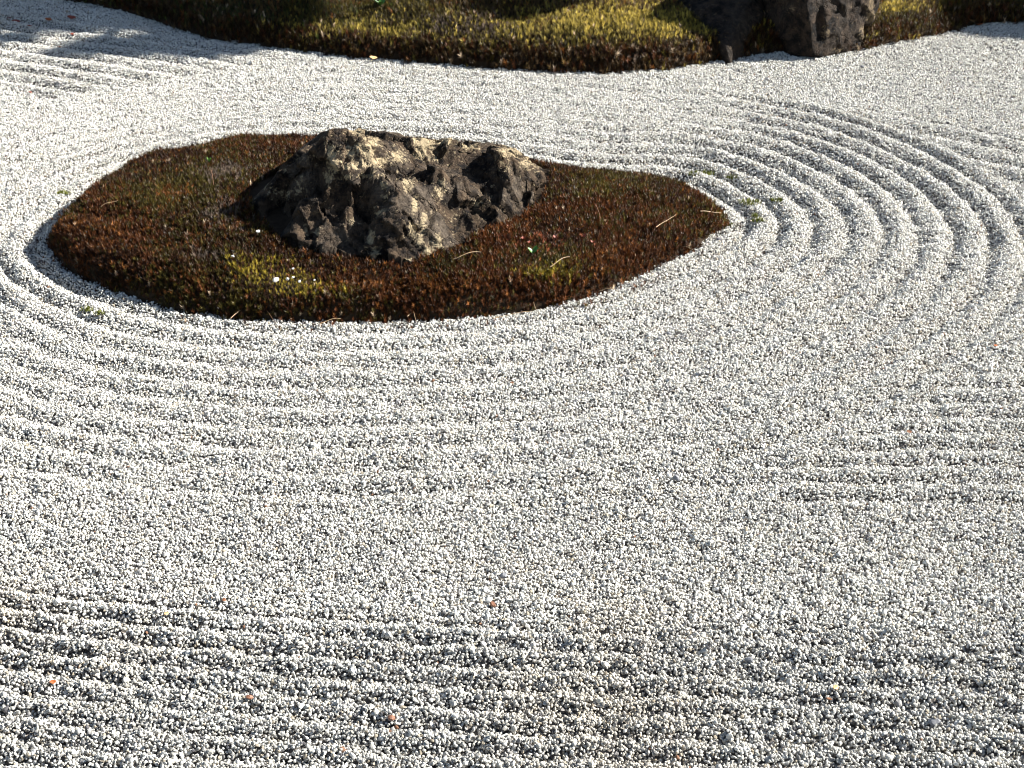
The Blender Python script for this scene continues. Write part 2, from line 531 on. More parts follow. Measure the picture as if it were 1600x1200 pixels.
def make_gravel():
    P = []; S = []
    # three passes: a closed bed, a loose top layer, a few big ones
    for (sp, jit, r0, r1, dz, keep) in [(.0050, .5, .0021, .0036, -.0016, .94),
                                        (.0054, .5, .0019, .0034, .0020, .56),
                                        (.026, .5, .0038, .0058, .0012, .55)]:
        x, y = jitter_grid(-2.6, 2.6, 1.52, 6.0, sp, jit)
        k = (rng.random(len(x)) < keep) & in_view(x, y, .22)
        x, y = x[k], y[k]
        si = poly_sd(ISLAND, x, y) + (fbm(x * 26, y * 26, 6) - .5) * .026
        k = (poly_sd(MOUND, x, y) > -.02) & (si > -.016)
        x, y = x[k], y[k]
        n = len(x)
        r = r0 + (r1 - r0) * rng.random(n) ** 1.6
        coarse = 1 + .20 * sstep(2.25, 1.95, y) + .10 * (sstep(3.3, 3.0, y) * sstep(.25, .0, poly_sd(ISLAND, x, y)))
        r = r * coarse
        z = gravel_h(x, y) + dz + (rng.random(n) - .5) * (.0032 + .0018 * sstep(2.2, 2.0, y))
        P.append(np.stack([x, y, z], 1)); S.append(r)
    P = np.concatenate(P); S = np.concatenate(S); n = len(P)
    scl = S[:, None] * (np.array([1.05, .85, .70])[None] * (.75 + .6 * rng.random((n, 3))))
    rot = rng.random((n, 3)) * 2 * np.pi
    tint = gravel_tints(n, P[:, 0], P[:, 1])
    protos = [proto_stone(100 + k, M_gravel) for k in range(8)]
    print("GRAVEL", n)
    o = scatter("gravel", P, rot, scl, rng.integers(0, 8, n), tint, protos, M_gravel)
    tag(o, "pale granite gravel raked into rings round the moss island and straight rows in front", "gravel")
    return o

make_gravel()

def proto_shoot(seed, h=1.0, spread=.34, leaves=13):
    """one upright star-moss shoot: needle leaves standing off a stem"""
    r = random.Random(seed)
    V, Fc = [], []
    for k in range(leaves):
        t = (k + .5) / leaves
        z0 = h * (.30 + .55 * t)
        a = k * 2.4 + r.uniform(-.3, .3)
        out = spread * (1.1 - .35 * t) * r.uniform(.8, 1.2)
        up = h * .26 * (.5 + t) * r.uniform(.8, 1.2)
        w = .055
        c, s = math.cos(a), math.sin(a)
        b0 = (-s * w, c * w, z0); b1 = (s * w, -c * w, z0)
        tip = (c * out, s * out, z0 + up)
        mid = (c * out * .5 , s * out * .5, z0 + up * .3)
        i = len(V)
        V += [b0, b1, mid, tip]
        m1 = (mid[0] - s * w * .9, mid[1] + c * w * .9, mid[2]); m2 = (mid[0] + s * w * .9, mid[1] - c * w * .9, mid[2])
        V[i + 2] = m1; V.append(m2); V[i + 3] = tip
        Fc += [(i, i + 1, i + 4, i + 2), (i + 2, i + 4, i + 3)]
    return mesh_obj("shoot", V, Fc, M_moss, link=False)

# moss colour patches, on the mound partly painted sun and shade: (x, y in the photograph, rx, ry, colour, strength)
RED = np.array([.068, .023, .007]); DKRED = np.array([.038, .015, .006]); ORG = np.array([.14, .052, .012])
OLV = np.array([.060, .045, .009]); YEL = np.array([.24, .180, .022]); PINK = np.array([.20, .065, .03]); GRY = np.array([.13, .095, .07])
island_patches = [
    (260, 300, 90, 34, OLV, .65), (330, 270, 60, 25, OLV, .5), (270, 298, 26, 12, ORG, .5), (430, 425, 58, 22, YEL, .45),
    (480, 446, 44, 9, YEL, .85), (390, 410, 30, 16, YEL, .35), (880, 400, 70, 22, OLV, .75), (860, 420, 40, 12, YEL, .5),
    (840, 372, 55, 10, PINK, .14), (900, 380, 45, 9, PINK, .12), (930, 400, 60, 14, ORG, .5), (350, 262, 34, 14, GRY, .5),
    (350, 330, 36, 20, GRY, .35), (950, 285, 90, 22, OLV, .45), (1080, 330, 60, 20, OLV, .4), (110, 345, 40, 14, ORG, .3),
    (300, 470, 140, 20, OLV, .5), (160, 355, 50, 12, ORG, .25), (320, 395, 26, 6, GRY, .5), (620, 440, 120, 12, ORG, .35),
    (980, 400, 60, 20, RED, .5), (250, 440, 60, 20, OLV, .3), (850, 480, 90, 12, OLV, .4)]
YEL2 = np.array([.36, .275, .055]); GRN = np.array([.05, .060, .012]); BRN = np.array([.10, .060, .020]); DKB = np.array([.060, .036, .016])
mound_patches = [  # yellow paints the sunlit top, green the shaded left end
    (560, 45, 110, 14, YEL2, .7), (620, 20, 120, 20, OLV, .8), (1000, 30, 180, 30, YEL2, .9), (620, 45, 160, 20, YEL2, .5), (900, 45, 160, 14, YEL2, .6), (1090, 40, 60, 14, YEL2, .9),
    (870, 62, 80, 8, YEL2, .7), (720, 40, 60, 18, GRY, .55), (700, 95, 24, 10, GRY, .5), (990, 85, 30, 9, GRY, .6),
    (820, 60, 260, 20, OLV, .4), (1060, 105, 60, 8, YEL2, .5), (1420, 25, 50, 18, OLV, .8), (1390, 8, 50, 8, YEL2, .8),
    (1450, 60, 60, 10, YEL2, .6), (300, 20, 200, 30, GRN, .4), (650, 100, 60, 6, YEL2, .4)]

def blend(tint, px, py, x, y, patches):
    for k, (cx, cy, rx, ry, c, s) in enumerate(patches):
        q = ((px - cx) / rx) ** 2 + ((py - cy) / ry) ** 2
        w = np.exp(-q * 1.1) * s * 1.5 * (.45 + 1.1 * fbm(x * 22, y * 22, k))
        hit = rng.random(len(x)) < w
        tint[hit] = c[None]
    return tint

def rock_clear(x, y):
    return poly_sd(ROCK_BASE, x, y) > .004

def make_moss_island():
    x, y = jitter_grid(-1.2, .62, 3.05, 4.3, .0050, .5)
    sd = poly_sd(ISLAND, x, y) + (fbm(x * 30, y * 30, 3) - .5) * .034
    k = (sd < 0) | ((sd < .035) & (rng.random(len(x)) < .10 * (vnoise(x * 40, y * 40, 5) > .6)))
    x, y, sd = x[k], y[k], sd[k]
    k = rock_clear(x, y); x, y, sd = x[k], y[k], sd[k]
    k = ~((poly_sd(ROCK_BASE, x, y) < .05) & (rng.random(len(x)) < 0.0)); x, y, sd = x[k], y[k], sd[k]
    n = len(x)
    z = island_h(x, y, poly_sd(ISLAND, x, y)) - .003
    px, py = project(np.stack([x, y, z + .02], 1))
    f = fbm(x * 7, y * 7, 1)
    tint = np.where((f > .52)[:, None], RED[None], DKRED[None]) * np.ones((n, 1))
    tint = np.where((rng.random(n) < .12)[:, None], ORG[None], tint)
    tint = np.where((rng.random(n) < .12 + .35 * sstep(.5, .7, fbm(x * 5, y * 5, 6)))[:, None], OLV[None] * .8, tint)
    tint = blend(tint, px, py, x, y, island_patches)
    hit = rng.random(n) < .012
    tint[hit] = np.array([.40, .30, .20])
    tint = tint * (.42 + 1.35 * rng.random(n) ** 2)[:, None] * (.95 + .35 * fbm(x * 11, y * 11, 2))[:, None]
    yel = np.exp(-(((px - 450) / 75) ** 2 + ((py - 438) / 30) ** 2))
    hgt = (.012 + .011 * rng.random(n)) * (1 - .5 * yel) * (.62 + .78 * fbm(x * 16, y * 16, 4))
    scl = np.stack([hgt * .85, hgt * .85, hgt], 1)
    # the moss at the edge leans outwards a little
    rot = np.stack([rng.normal(0, .28, n), rng.normal(0, .28, n), rng.random(n) * 6.28], 1)
    o = scatter("moss", np.stack([x, y, z], 1), rot, scl, rng.integers(0, 5, n), tint,
                [proto_shoot(k) for k in range(5)], M_moss)
    tag(o, "dark red brown star moss covering the island round the rock", "moss")
    print("MOSS1", n)

def make_moss_mound():
    out = []
    for sp, far in ((.0080, False), (.030, True)):
        x, y = jitter_grid(-4, 4, 4.7, 9.5 if far else 6.35, sp, .5)
        sd = poly_sd(MOUND, x, y) + (fbm(x * 20, y * 20, 3) - .5) * .03
        near = in_view(x, y, .35) & (y < 6.35)
        k = (sd < 0) & (~near if far else near)
        out.append((x[k], y[k], np.full(k.sum(), 2.6 if far else 1.0)))
    x = np.concatenate([o[0] for o in out]); y = np.concatenate([o[1] for o in out]); big = np.concatenate([o[2] for o in out])
    n = len(x)
    sdm = poly_sd(MOUND, x, y)
    z = mound_h(x, y, sdm) - .003
    px, py = project(np.stack([x, y, z + .02], 1))
    edge = sstep(-.085, -.035, sdm)
    tint = np.where((fbm(x * 4, y * 4, 2) > .5)[:, None], OLV[None] * 1.6, BRN[None]) * np.ones((n, 1))
    tint = np.where((rng.random(n) < .10)[:, None], ORG[None], tint)
    tint = blend(tint, px, py, x, y, mound_patches)
    hit = rng.random(n) < edge * .7  # browner rim, the steep slope's shade partly put into its colour
    tint[hit] = np.where((rng.random(hit.sum()) < .6)[:, None], DKB[None], RED[None])
    hit = rng.random(n) < .02
    tint[hit] = np.array([.40, .30, .20])
    tint = tint * (.35 + 1.5 * rng.random(n) ** 2)[:, None]
    hgt = (.014 + .010 * rng.random(n)) * (.8 + .5 * fbm(x * 12, y * 12, 4)) * (1 + .35 * edge) * big
    scl = np.stack([hgt * .8, hgt * .8, hgt], 1)
    rot = np.stack([rng.normal(0, .25, n), rng.normal(0, .25, n), rng.random(n) * 6.28], 1)
    o = scatter("moss", np.stack([x, y, z], 1), rot, scl, rng.integers(0, 5, n), tint,
                [proto_shoot(k + 9, 1.0, .42) for k in range(5)], M_moss)
    tag(o, "yellow green and brown moss covering the mound at the back", "moss")
    print("MOSS2", n)

# ------------------------------------------------------------------ the island rock
RC = np.array([-.24, 3.62])
base_px = [(390, 315, .08), (398, 338, .08), (418, 357, .08), (438, 376, .08), (470, 392, .08), (530, 402, .08), (590, 410, .08),
           (642, 414, .08), (690, 399, .08), (730, 380, .08), (775, 362, .08), (812, 345, .08), (835, 325, .085), (853, 297, .09)]
ROCK_BASE = np.array([at(*p) for p in base_px] + [(.10, 3.86), (.02, 3.94), (-.15, 3.99), (-.32, 3.99), (-.46, 3.93), (-.56, 3.83), (-.63, 3.72)])
ctrl = [
    # crest and the big upper left lump
    (530, 196, .300), (500, 212, .282), (570, 200, .292), (590, 214, .272), (560, 226, .280), (610, 213, .262), (640, 240, .220), (650, 214, .245),
    (680, 219, .238), (715, 222, .222), (760, 227, .212), (545, 245, .268), (575, 247, .252), (600, 256, .226), (556, 260, .238),
    (470, 232, .240), (445, 252, .205), (418, 285, .150), (395, 312, .092),
    (487, 252, .205), (478, 243, .235), (512, 238, .272), (522, 258, .250),
    # hollow under the big lump
    (600, 268, .212), (560, 270, .216), (640, 264, .208), (530, 268, .222),
    # crest of the front ridge
    (512, 276, .228), (540, 280, .222), (575, 278, .216), (605, 279, .212), (636, 290, .200), (470, 268, .210), (455, 285, .175),
    # middle lump and the pit beside it
    (660, 248, .212), (690, 242, .205), (664, 268, .212), (690, 262, .214), (715, 268, .204), (728, 284, .172), (650, 285, .180),
    (700, 290, .165), (738, 264, .174), (750, 281, .146), (722, 246, .196), (768, 246, .208),
    # right lobe
    (790, 236, .208), (815, 248, .204), (774, 262, .194), (838, 258, .182), (846, 276, .150), (800, 276, .160), (820, 281, .150),
    # ledge below it and the front right face
    (770, 296, .140), (805, 291, .142), (838, 290, .122), (790, 312, .122), (760, 325, .122), (825, 310, .106), (720, 335, .120),
    (700, 315, .145), (740, 355, .100), (700, 370, .102), (785, 345, .096),
    # front ridge running down to the camera
    (652, 322, .168), (665, 350, .140), (684, 384, .100), (625, 325, .170), (612, 350, .146), (608, 385, .114), (592, 352, .140), (590, 385, .108), (640, 400, .096),
    (590, 320, .165), (598, 300, .190), (640, 370, .122),
    # cleft
    (572, 318, .160), (567, 345, .126), (574, 374, .102),
    # left front bulge, the dark pocket below it
    (540, 305, .194), (505, 300, .196), (545, 330, .160), (515, 326, .156), (478, 306, .176), (450, 310, .142), (425, 318, .118),
    (405, 330, .095), (470, 336, .098), (510, 346, .096), (440, 345, .088), (540, 356, .102),
    # low lobe at the lower left
    (455, 358, .112), (490, 357, .118), (525, 366, .116), (548, 378, .104), (480, 376, .106), (520, 388, .098),
]
cw = []
for px, py, h in ctrl:
    q = at(px, py, h); cw.append((q[0], q[1], h))
cw += [(-.56, 3.80, .13), (-.42, 3.86, .18), (-.28, 3.90, .17), (-.12, 3.90, .13), (.02, 3.84, .12), (.08, 3.78, .10),
       (-.40, 3.98, .06), (-.2, 4.0, .06), (0, 3.97, .05), (.13, 3.87, .05), (-.62, 3.78, .07), (-.35, 3.78, .24), (-.15, 3.78, .18)]
cw = np.array(cw)

def facets(x, y, cell, slope, step, seed):
    """broken stone faces: every cell of an uneven mosaic is a small tilted plane with its own step"""
    r = np.random.default_rng(seed)
    T = r.random((64, 64, 2)); G = r.normal(0, 1, (64, 64, 3))
    # stretched along the grain of the stone, edges warped
    u = (x * .80 + y * .60) + (fbm(x * 14, y * 14, seed) - .5) * cell * .9
    v = (y * .80 - x * .60) * .62 + (fbm(x * 14, y * 14, seed + 1) - .5) * cell * .9
    U, Vv = u / cell + 30, v / cell + 30
    iu, iv = np.floor(U).astype(int), np.floor(Vv).astype(int)
    best = np.full(x.shape, 1e9); out = np.zeros(x.shape)
    for a in (-1, 0, 1):
        for b in (-1, 0, 1):
            ci, cj = (iu + a) % 64, (iv + b) % 64
            dx = U - (iu + a + T[ci, cj, 0]); dy = Vv - (iv + b + T[ci, cj, 1])
            d = dx * dx + dy * dy
            m = d < best
            best = np.where(m, d, best)
            out = np.where(m, (G[ci, cj, 0] * dx + G[ci, cj, 1] * dy) * cell * slope + G[ci, cj, 2] * step, out)
    return out

def make_rock():
    c = cw[:, :2]
    def phi(r): return r * r * np.log(r + 1e-9)
    D = np.hypot(c[:, None, 0] - c[None, :, 0], c[:, None, 1] - c[None, :, 1])
    n = len(c)
    A = np.zeros((n + 3, n + 3))
    A[:n, :n] = phi(D) + np.eye(n) * 3e-4
    A[:n, n] = 1; A[:n, n + 1:] = c; A[n, :n] = 1; A[n + 1:, :n] = c.T
    w = np.linalg.solve(A, np.concatenate([cw[:, 2], np.zeros(3)]))
    st = .0032
    xs = np.arange(-.74, .24, st); ys = np.arange(3.18, 4.08, st)
    X, Y = np.meshgrid(xs, ys)
    # the plan is slightly warped so that contours are craggy
    sd = poly_sd(ROCK_BASE, X, Y) + (fbm(X * 18, Y * 18, 2) - .5) * .022
    R = phi(np.hypot(X.ravel()[:, None] - c[None, :, 0], Y.ravel()[:, None] - c[None, :, 1])) @ w[:n]
    Z = (R + w[n] + w[n + 1] * X.ravel() + w[n + 2] * Y.ravel()).reshape(X.shape)
    cap = .070 + np.where(sd < 0, np.sqrt(np.clip(-sd, 0, None)) * .62, -sd * 3.0)
    Z = np.minimum(Z, cap)
    sx = [380, 395, 440, 470, 498, 515, 530, 560, 600, 640, 700, 760, 800, 830, 848, 856, 900]
    sy = [330, 308, 262, 232, 212, 202, 199, 200, 209, 214, 217, 226, 233, 248, 264, 290, 320]
    for _ in range(3):
        px, _py = project(np.stack([X, Y, Z], -1))
        row = np.interp(px, sx, sy) + 4
        dy = (600.0 - row) / FOC
        Z = np.minimum(Z, CAM_H + (-sP + dy * cP) * Y / (cP + dy * sP))
    keep = sd < .02
    # noise: blocky facets, ridges, pits
    flat = np.stack([X.ravel(), Y.ravel(), Z.ravel()], 1)
    kk = keep.ravel()
    off = np.zeros((len(flat), 3))
    gy, gx = np.gradient(Z, st)
    N = np.stack([-gx.ravel(), -gy.ravel(), np.ones(gx.size)], 1); N /= np.linalg.norm(N, axis=1)[:, None]
    amp = np.zeros(len(flat))
    for i in np.nonzero(kk)[0]:
        p = Vector(flat[i])
        q = Vector((p.x * .9 + p.y * .45, p.y * .9 - p.x * .45, p.z * 1.3))
        a = mnoise.ridged_multi_fractal(q * 9.0, .9, 2.1, 4, 1.0, 2.0) - 1.0
        d, _ = mnoise.voronoi(Vector((q.x * 16, q.y * 9, q.z * 14)))
        cr = d[1] - d[0]
        b = mnoise.fractal(p * 60, .8, 2.0, 4)
        e = mnoise.fractal(Vector((p.x * 170, p.y * 170, p.z * 170)), .7, 2.0, 3)
        amp[i] = .0028 * a + .0045 * (min(cr, .35) - .2) + .0032 * b + .0016 * e
    amp += facets(flat[:, 0], flat[:, 1], .115, .26, .0040, 1) + facets(flat[:, 0], flat[:, 1], .040, .20, .0016, 2)
    amp -= .005
    P = flat + N * amp[:, None]
    px, _py = project(P)
    dy = (600.0 - np.interp(px, sx, sy) - 1.5 * np.sin(px * .11) - 1.0 * np.sin(px * .31)) / FOC
    top = CAM_H + (-sP + dy * cP) * P[:, 1] / (cP + dy * sP)
    P[:, 2] = np.where(P[:, 2] > top, top + (P[:, 2] - top) * .25, P[:, 2])
    o = grid_mesh("rock", xs, ys, Z, M_rock, mask=keep)
    # same vertex order as the mask compression in grid_mesh
    m = keep.ravel(); ny, nx = X.shape
    idx = np.arange(nx * ny).reshape(ny, nx)
    Fq = np.stack([idx[:-1, :-1], idx[:-1, 1:], idx[1:, 1:], idx[1:, :-1]], -1).reshape(-1, 4)
    Fq = Fq[m[Fq].any(1)]
    used = np.zeros(nx * ny, bool); used[Fq.ravel()] = True
    P = P[used]
    o.data.vertices.foreach_set("co", P.astype(np.float32).ravel())
    px, py = project(P)
    lich_sun = np.full(len(P), -.12)
    spots = [(517, 240, 5, 12, 1.2), (524, 258, 7, 9, 1.2), (560, 258, 18, 5, 1.15), (590, 252, 16, 5, 1.0), (558, 205, 12, 4, 1.0),
             (580, 222, 10, 8, .85), (545, 240, 8, 6, 1.0), (572, 240, 9, 8, .95), (562, 228, 7, 8, .8), (620, 245, 10, 7, .8),
             (666, 219, 15, 8, 1.5), (696, 219, 10, 5, 1.3), (658, 238, 8, 7, .9), (735, 228, 10, 5, .9), (672, 246, 9, 6, .7),
             (513, 278, 5, 9, 1.1), (545, 276, 12, 3, .7), (580, 276, 20, 4, .75), (600, 288, 5, 5, 1.0), (637, 292, 7, 8, .9),
             (648, 318, 4, 14, .95), (662, 345, 5, 12, .95), (683, 381, 6, 12, 1.2), (645, 358, 6, 10, 1.1), (655, 374, 6, 9, 1.1),
             (668, 394, 6, 8, 1.2), (594, 330, 8, 6, .8), (602, 308, 5, 5, .7), (548, 346, 5, 4, 1.0), (580, 373, 5, 9, 1.1),
             (586, 396, 6, 9, 1.0), (640, 409, 7, 4, 1.2), (800, 236, 18, 7, .85), (825, 255, 16, 9, .75), (790, 262, 14, 8, .5),
             (690, 290, 10, 8, .75), (686, 302, 7, 10, .8), (750, 315, 12, 8, .65), (452, 304, 9, 6, .7), (468, 300, 8, 6, .7),
             (470, 283, 6, 5, .6), (477, 246, 9, 6, .9), (478, 360, 3, 7, .9), (496, 362, 3, 6, .8), (720, 330, 40, 25, .15),
             (420, 300, 16, 12, .3), (636, 285, 12, 5, .8)]
    for cx, cy, rx, ry, s in spots:
        q = ((px - cx) / rx) ** 2 + ((py - cy) / ry) ** 2
        lich_sun = np.maximum(lich_sun, s * np.exp(-q * .5))
    lich_sun += .12 * np.exp(-(((px - 580) / 90) ** 2 + ((py - 232) / 30) ** 2)) + .10 * np.exp(-(((px - 720) / 120) ** 2 + ((py - 235) / 26) ** 2))
    a = o.data.attributes.new("lichen_and_sun", 'FLOAT', 'POINT')
    a.data.foreach_set("value", lich_sun.astype(np.float32))
    o.data.update()
    tag(o, "large craggy dark brown rock with tan lichens rising from the moss island", "rock")
    return o

make_rock()
make_moss_island()

def hull_rock(name, pts, label, seed, sub=6, amp=.02):
    """craggy boulder: dense sphere pressed onto the convex hull of a few corner points, then roughened"""
    pts = [Vector(p) for p in pts]
    c = sum(pts, Vector()) / len(pts)
    bm = bmesh.new()
    for p in pts: bm.verts.new(p - c)
    bmesh.ops.convex_hull(bm, input=bm.verts)
    bm.normal_update()
    pl = []
    for f in bm.faces:
        n_ = f.normal.copy(); d = n_.dot(f.verts[0].co)
        if d < 0: n_, d = -n_, -d
        pl.append((n_, d))
    bm.free()
    bm = bmesh.new()
    bmesh.ops.create_icosphere(bm, subdivisions=sub, radius=1.0)
    for v in bm.verts:
        d = v.co.normalized()
        k = min(dd / d.dot(n_) for n_, dd in pl if d.dot(n_) > 1e-4)
        p = d * k
        q = p + c + Vector((seed, 0, 0))
        q2 = Vector((q.x * 1.0, q.y, q.z * .55))
        dv, _ = mnoise.voronoi(q2 * 13)
        a = mnoise.ridged_multi_fractal(q2 * 8, .9, 2.1, 4, 1.0, 2.0) - 1.0
        b = mnoise.fractal(q * 40, .8, 2.0, 4)
        _, pv = mnoise.voronoi(q2 * 7 + mnoise.noise_vector(q * 6) * .25)
        g_ = mnoise.noise_vector(pv[0] * 13.7)
        pl_ = g_.dot(q2 * 7 - pv[0]) * .9 + g_.x * .45
        s = amp * (.55 * a + 1.0 * (min(dv[1] - dv[0], .5) - .3) + .28 * b + pl_)
        v.co = p + c + d * s
    me = bpy.data.meshes.new(name); bm.to_mesh(me); bm.free()
    me.polygons.foreach_set("use_smooth", [True] * len(me.polygons))
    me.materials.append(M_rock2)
    o = bpy.data.objects.new(name, me); col.objects.link(o)
    # origin at the base
    base = Vector((c.x, c.y, 0))
    me.transform(Matrix.Translation(-base)); o.location = base
    P = np.empty(len(me.vertices) * 3); me.vertices.foreach_get("co", P); P = P.reshape(-1, 3) + np.array(base)
    px, py = project(P)
    lich_sun = np.full(len(P), -.05)  # strips along edge and cleft put sunlight into the colour; others are lichens
    for cx, cy, rx, ry, s in [(1360, 25, 6, 28, 1.0), (1348, 55, 5, 14, .9), (1197, 50, 2.5, 22, 1.0), (1290, 50, 8, 10, .6), (1310, 78, 8, 5, .7),
                              (1342, 76, 6, 6, .9), (1238, 14, 5, 4, .8)]:
        q = ((px - cx) / rx) ** 2 + ((py - cy) / ry) ** 2
        lich_sun = np.maximum(lich_sun, s * np.exp(-q * .7))
    a = me.attributes.new("lichen_and_sun", 'FLOAT', 'POINT'); a.data.foreach_set("value", lich_sun.astype(np.float32))
    tag(o, label, "rock", "standing rocks at the edge of the back mound")
    return o

def W(px, py, Y): return tuple(at_depth(px, py, Y))
def on_mound(px, py, dz=0.0, dy=0.0):
    h = 0.0
    for _ in range(10):
        q = at(px, py, h)
        h = float(mound_h(np.array([q[0]]), np.array([q[1]]))[0])
    return (q[0], q[1] + dy, h + dz)
hull_rock("rock", [
    on_mound(1140, 46, -.02, .03), on_mound(1150, 52, -.02, .06), W(1200, 76, 5.12), on_mound(1100, 24, -.03, .03), on_mound(1040, 0, -.03, .03),
    on_mound(1144, 48, .05, .05), on_mound(1098, 22, .05, .04), on_mound(1035, -8, .05, .05),
    W(1209, 0, 5.20), W(1203, -90, 5.35), W(1130, -90, 5.42), W(1060, -60, 5.55),
    (.55, 6.1, .1), (.95, 5.9, .0), (.95, 5.8, .42), (.65, 6.0, .40)],
    "dark brown sloping rock at the mound edge, left of the upright rock", 3.0, amp=.016)
hull_rock("rock", [
    W(1192, 82, 5.10), W(1268, 90, 4.96), W(1336, 88, 5.05), W(1372, 8, 5.10), W(1368, -50, 5.14), W(1330, -130, 5.2), W(1240, -140, 5.12),
    W(1262, -20, 5.00), W(1196, -60, 5.16), (.93, 5.6, 0.0), (1.25, 5.6, .0), (1.2, 5.5, .42), (.98, 5.5, .42)],
    "dark upright rock with sunlit right edge painted pale standing where mound meets gravel", 11.0, amp=.028)
make_moss_mound()

# ------------------------------------------------------------------ small things lying about
def surf(px, py, where):
    """solve for the surface height under a point of the photograph"""
    h = 0.0
    fn = {"g": gravel_h, "i": island_h, "m": mound_h}[where]
    for _ in range(8):
        q = at(px, py, h)
        h = float(fn(np.array([q[0]]), np.array([q[1]]))[0]) + {"g": .004, "i": .020, "m": .018}[where]
    q = at(px, py, h)
    return Vector((q[0], q[1], h))

def needle(p0, p1, label, where, mat, r=.0009, name="needle", bend=.004):
    a = surf(*p0, where); b = surf(*p1, where)
    a.z += .001; b.z += .004
    n = 6
    pts = []
    for k in range(n + 1):
        t = k / n
        p = a.lerp(b, t); p.z += bend * math.sin(math.pi * t) + .002 * math.sin(5 * t + p0[0])
        pts.append(p)
    d = (b - a).normalized(); s = d.cross(Vector((0, 0, 1))).normalized()
    V, Fc = [], []
    for k, p in enumerate(pts):
        rr = r * (1.0 - .55 * k / n)
        p = p + s * (.002 * math.sin(3 * k / n + p0[1]))
        for j in range(4):
            an = j * math.pi / 2
            V.append(p + s * rr * math.cos(an) + Vector((0, 0, 1)) * rr * math.sin(an) - a)
    for k in range(n):
        for j in range(4):
            i0 = k * 4 + j; i1 = k * 4 + (j + 1) % 4
            Fc.append((i0, i1, i1 + 4, i0 + 4))
    Fc += [(3, 2, 1, 0), (n * 4, n * 4 + 1, n * 4 + 2, n * 4 + 3)]
    o = mesh_obj(name, V, Fc, mat)
    o.location = a
    return tag(o, label, "pine needle" if name == "needle" else "twig")

needle((360, 499), (397, 474), "pale needle leaning up from the gravel at the front left of the island", "i", M_twig)
needle((409, 482), (432, 506), "brown needle slanting down onto the gravel below the yellow moss patch", "i", M_twig_dark)
needle((597, 477), (628, 491), "curved thin brown needle left of the crossed pair on the front moss", "i", M_twig_dark)
needle((620, 479), (646, 489), "short brown needle just left of the crossed pair", "i", M_twig_dark, .0009)
needle((637, 496), (662, 473), "pale needle of the crossed pair, rising to the right", "i", M_twig)
needle((641, 482), (652, 505), "needle of the crossed pair, pointing down to the gravel", "i", M_twig, .0009)
needle((500, 505), (533, 502), "dry stalk lying along the front edge of the island moss", "i", M_twig, .0013)
needle((770, 497), (832, 490), "long pale stalk lying along the front right edge of the island moss", "i", M_twig, .0010)
needle((158, 325), (184, 315), "short pale twig lying on the red moss at the left end of the island", "i", M_twig, .0010, "twig")
needle((1026, 357), (1055, 338), "bright pale twig lying on dark moss at the right end of the island", "i", M_twig, .0010, "twig")
needle((1095, 332), (1126, 335), "pale straw lying flat near the right tip of the island", "i", M_twig, .0012, "twig")
needle((830, 459), (838, 487), "thin upright stalk at the front right of the island moss", "i", M_twig, .0009)
needle((932, 323), (937, 345), "faint brown needle on the moss right of the rock", "i", M_twig_dark, .0009)
needle((859, 416), (891, 404), "tan bent twig on the olive patch right of the green sprout", "i", M_twig, .0012, "twig")
needle((935, 454), (966, 457), "tan stalk at the front right rim of the island", "i", M_twig, .0010)
needle((708, 404), (752, 397), "long pale twig on the moss just in front of the rock", "i", M_twig, .0013, "twig")
needle((332, 265), (333, 290), "upright grey stalk in the moss left of the rock", "i", M_twig_dark, .0009)
needle((960, 412), (968, 428), "short pale needle on the red moss right of the olive patch", "i", M_twig, .0009)
needle((452, 50), (470, 74), "thin stalk on the dark front slope of the back mound", "m", M_twig_dark, .0014)
needle((1062, 388), (1083, 391), "pale needle at the lower right rim of the island", "i", M_twig, .0009)

def leaf(px, py, where, size, mat, label, rz=0.0, curl=.5, tilt=.3, name="leaf"):
    p = surf(px, py, where)
    V, Fc = [], []
    nu, nv = 7, 3
    for i in range(nu):
        u = i / (nu - 1)
        w = math.sin(math.pi * min(1, u * .96 + .03)) ** .8 * .32
        for j in range(nv):
            v = (j - 1)
            V.append((size * (u - .5), size * w * v, size * (curl * (u - .5) ** 2 + .35 * abs(v) * w + .03 * math.sin(9 * u))))
    for i in range(nu - 1):
        for j in range(nv - 1):
            a = i * nv + j
            Fc.append((a, a + nv, a + nv + 1, a + 1))
    o = mesh_obj(name, V, Fc, mat, smooth=True)
    sm = o.modifiers.new("thickness", 'SOLIDIFY'); sm.thickness = .0005
    o.location = p + Vector((0, 0, .003))
    o.rotation_euler = (tilt, tilt * .6, rz)
    return tag(o, label, "leaf")

G1 = "dry leaves at the right end of the back mound"
leaf(1478, 22, "m", .030, M_leaf_tan, "tan dry leaf lying leftmost at the right end of the back mound", .3)
leaf(1492, 12, "m", .026, M_leaf_tan, "tan dry leaf highest on the right end of the back mound", 1.2)
leaf(1505, 31, "m", .028, M_leaf_or, "orange dry leaf on the moss near the right tip of the mound", 2.1)
leaf(1518, 34, "m", .030, M_leaf_tan, "pale orange leaf at the very tip of the mound moss", .8)
leaf(1530, 40, "g", .026, M_leaf_or, "orange leaf on the gravel touching the right tip of the mound", 2.6)
leaf(83, 1068, "g", .011, M_leaf_or, "small rust brown leaf bit on the raked gravel at lower left", .4)
leaf(260, 961, "g", .010, M_leaf_tan, "tiny pink tan leaf bit on the first foreground row at the left", 1.0)
leaf(350, 940, "g", .011, M_leaf_brown, "dark brown leaf bit on smooth gravel just above the foreground rows", 1.5)
leaf(1420, 677, "g", .012, M_leaf_brown, "brown leaf bit on the gravel rows at right", .3)
leaf(1305, 1077, "g", .013, M_leaf_tan, "tan leaf bit on the foreground rows at the lower right", .9)
leaf(1295, 1095, "g", .012, M_leaf_brown, "brown leaf bit just below the tan one at the lower right", 2.2)
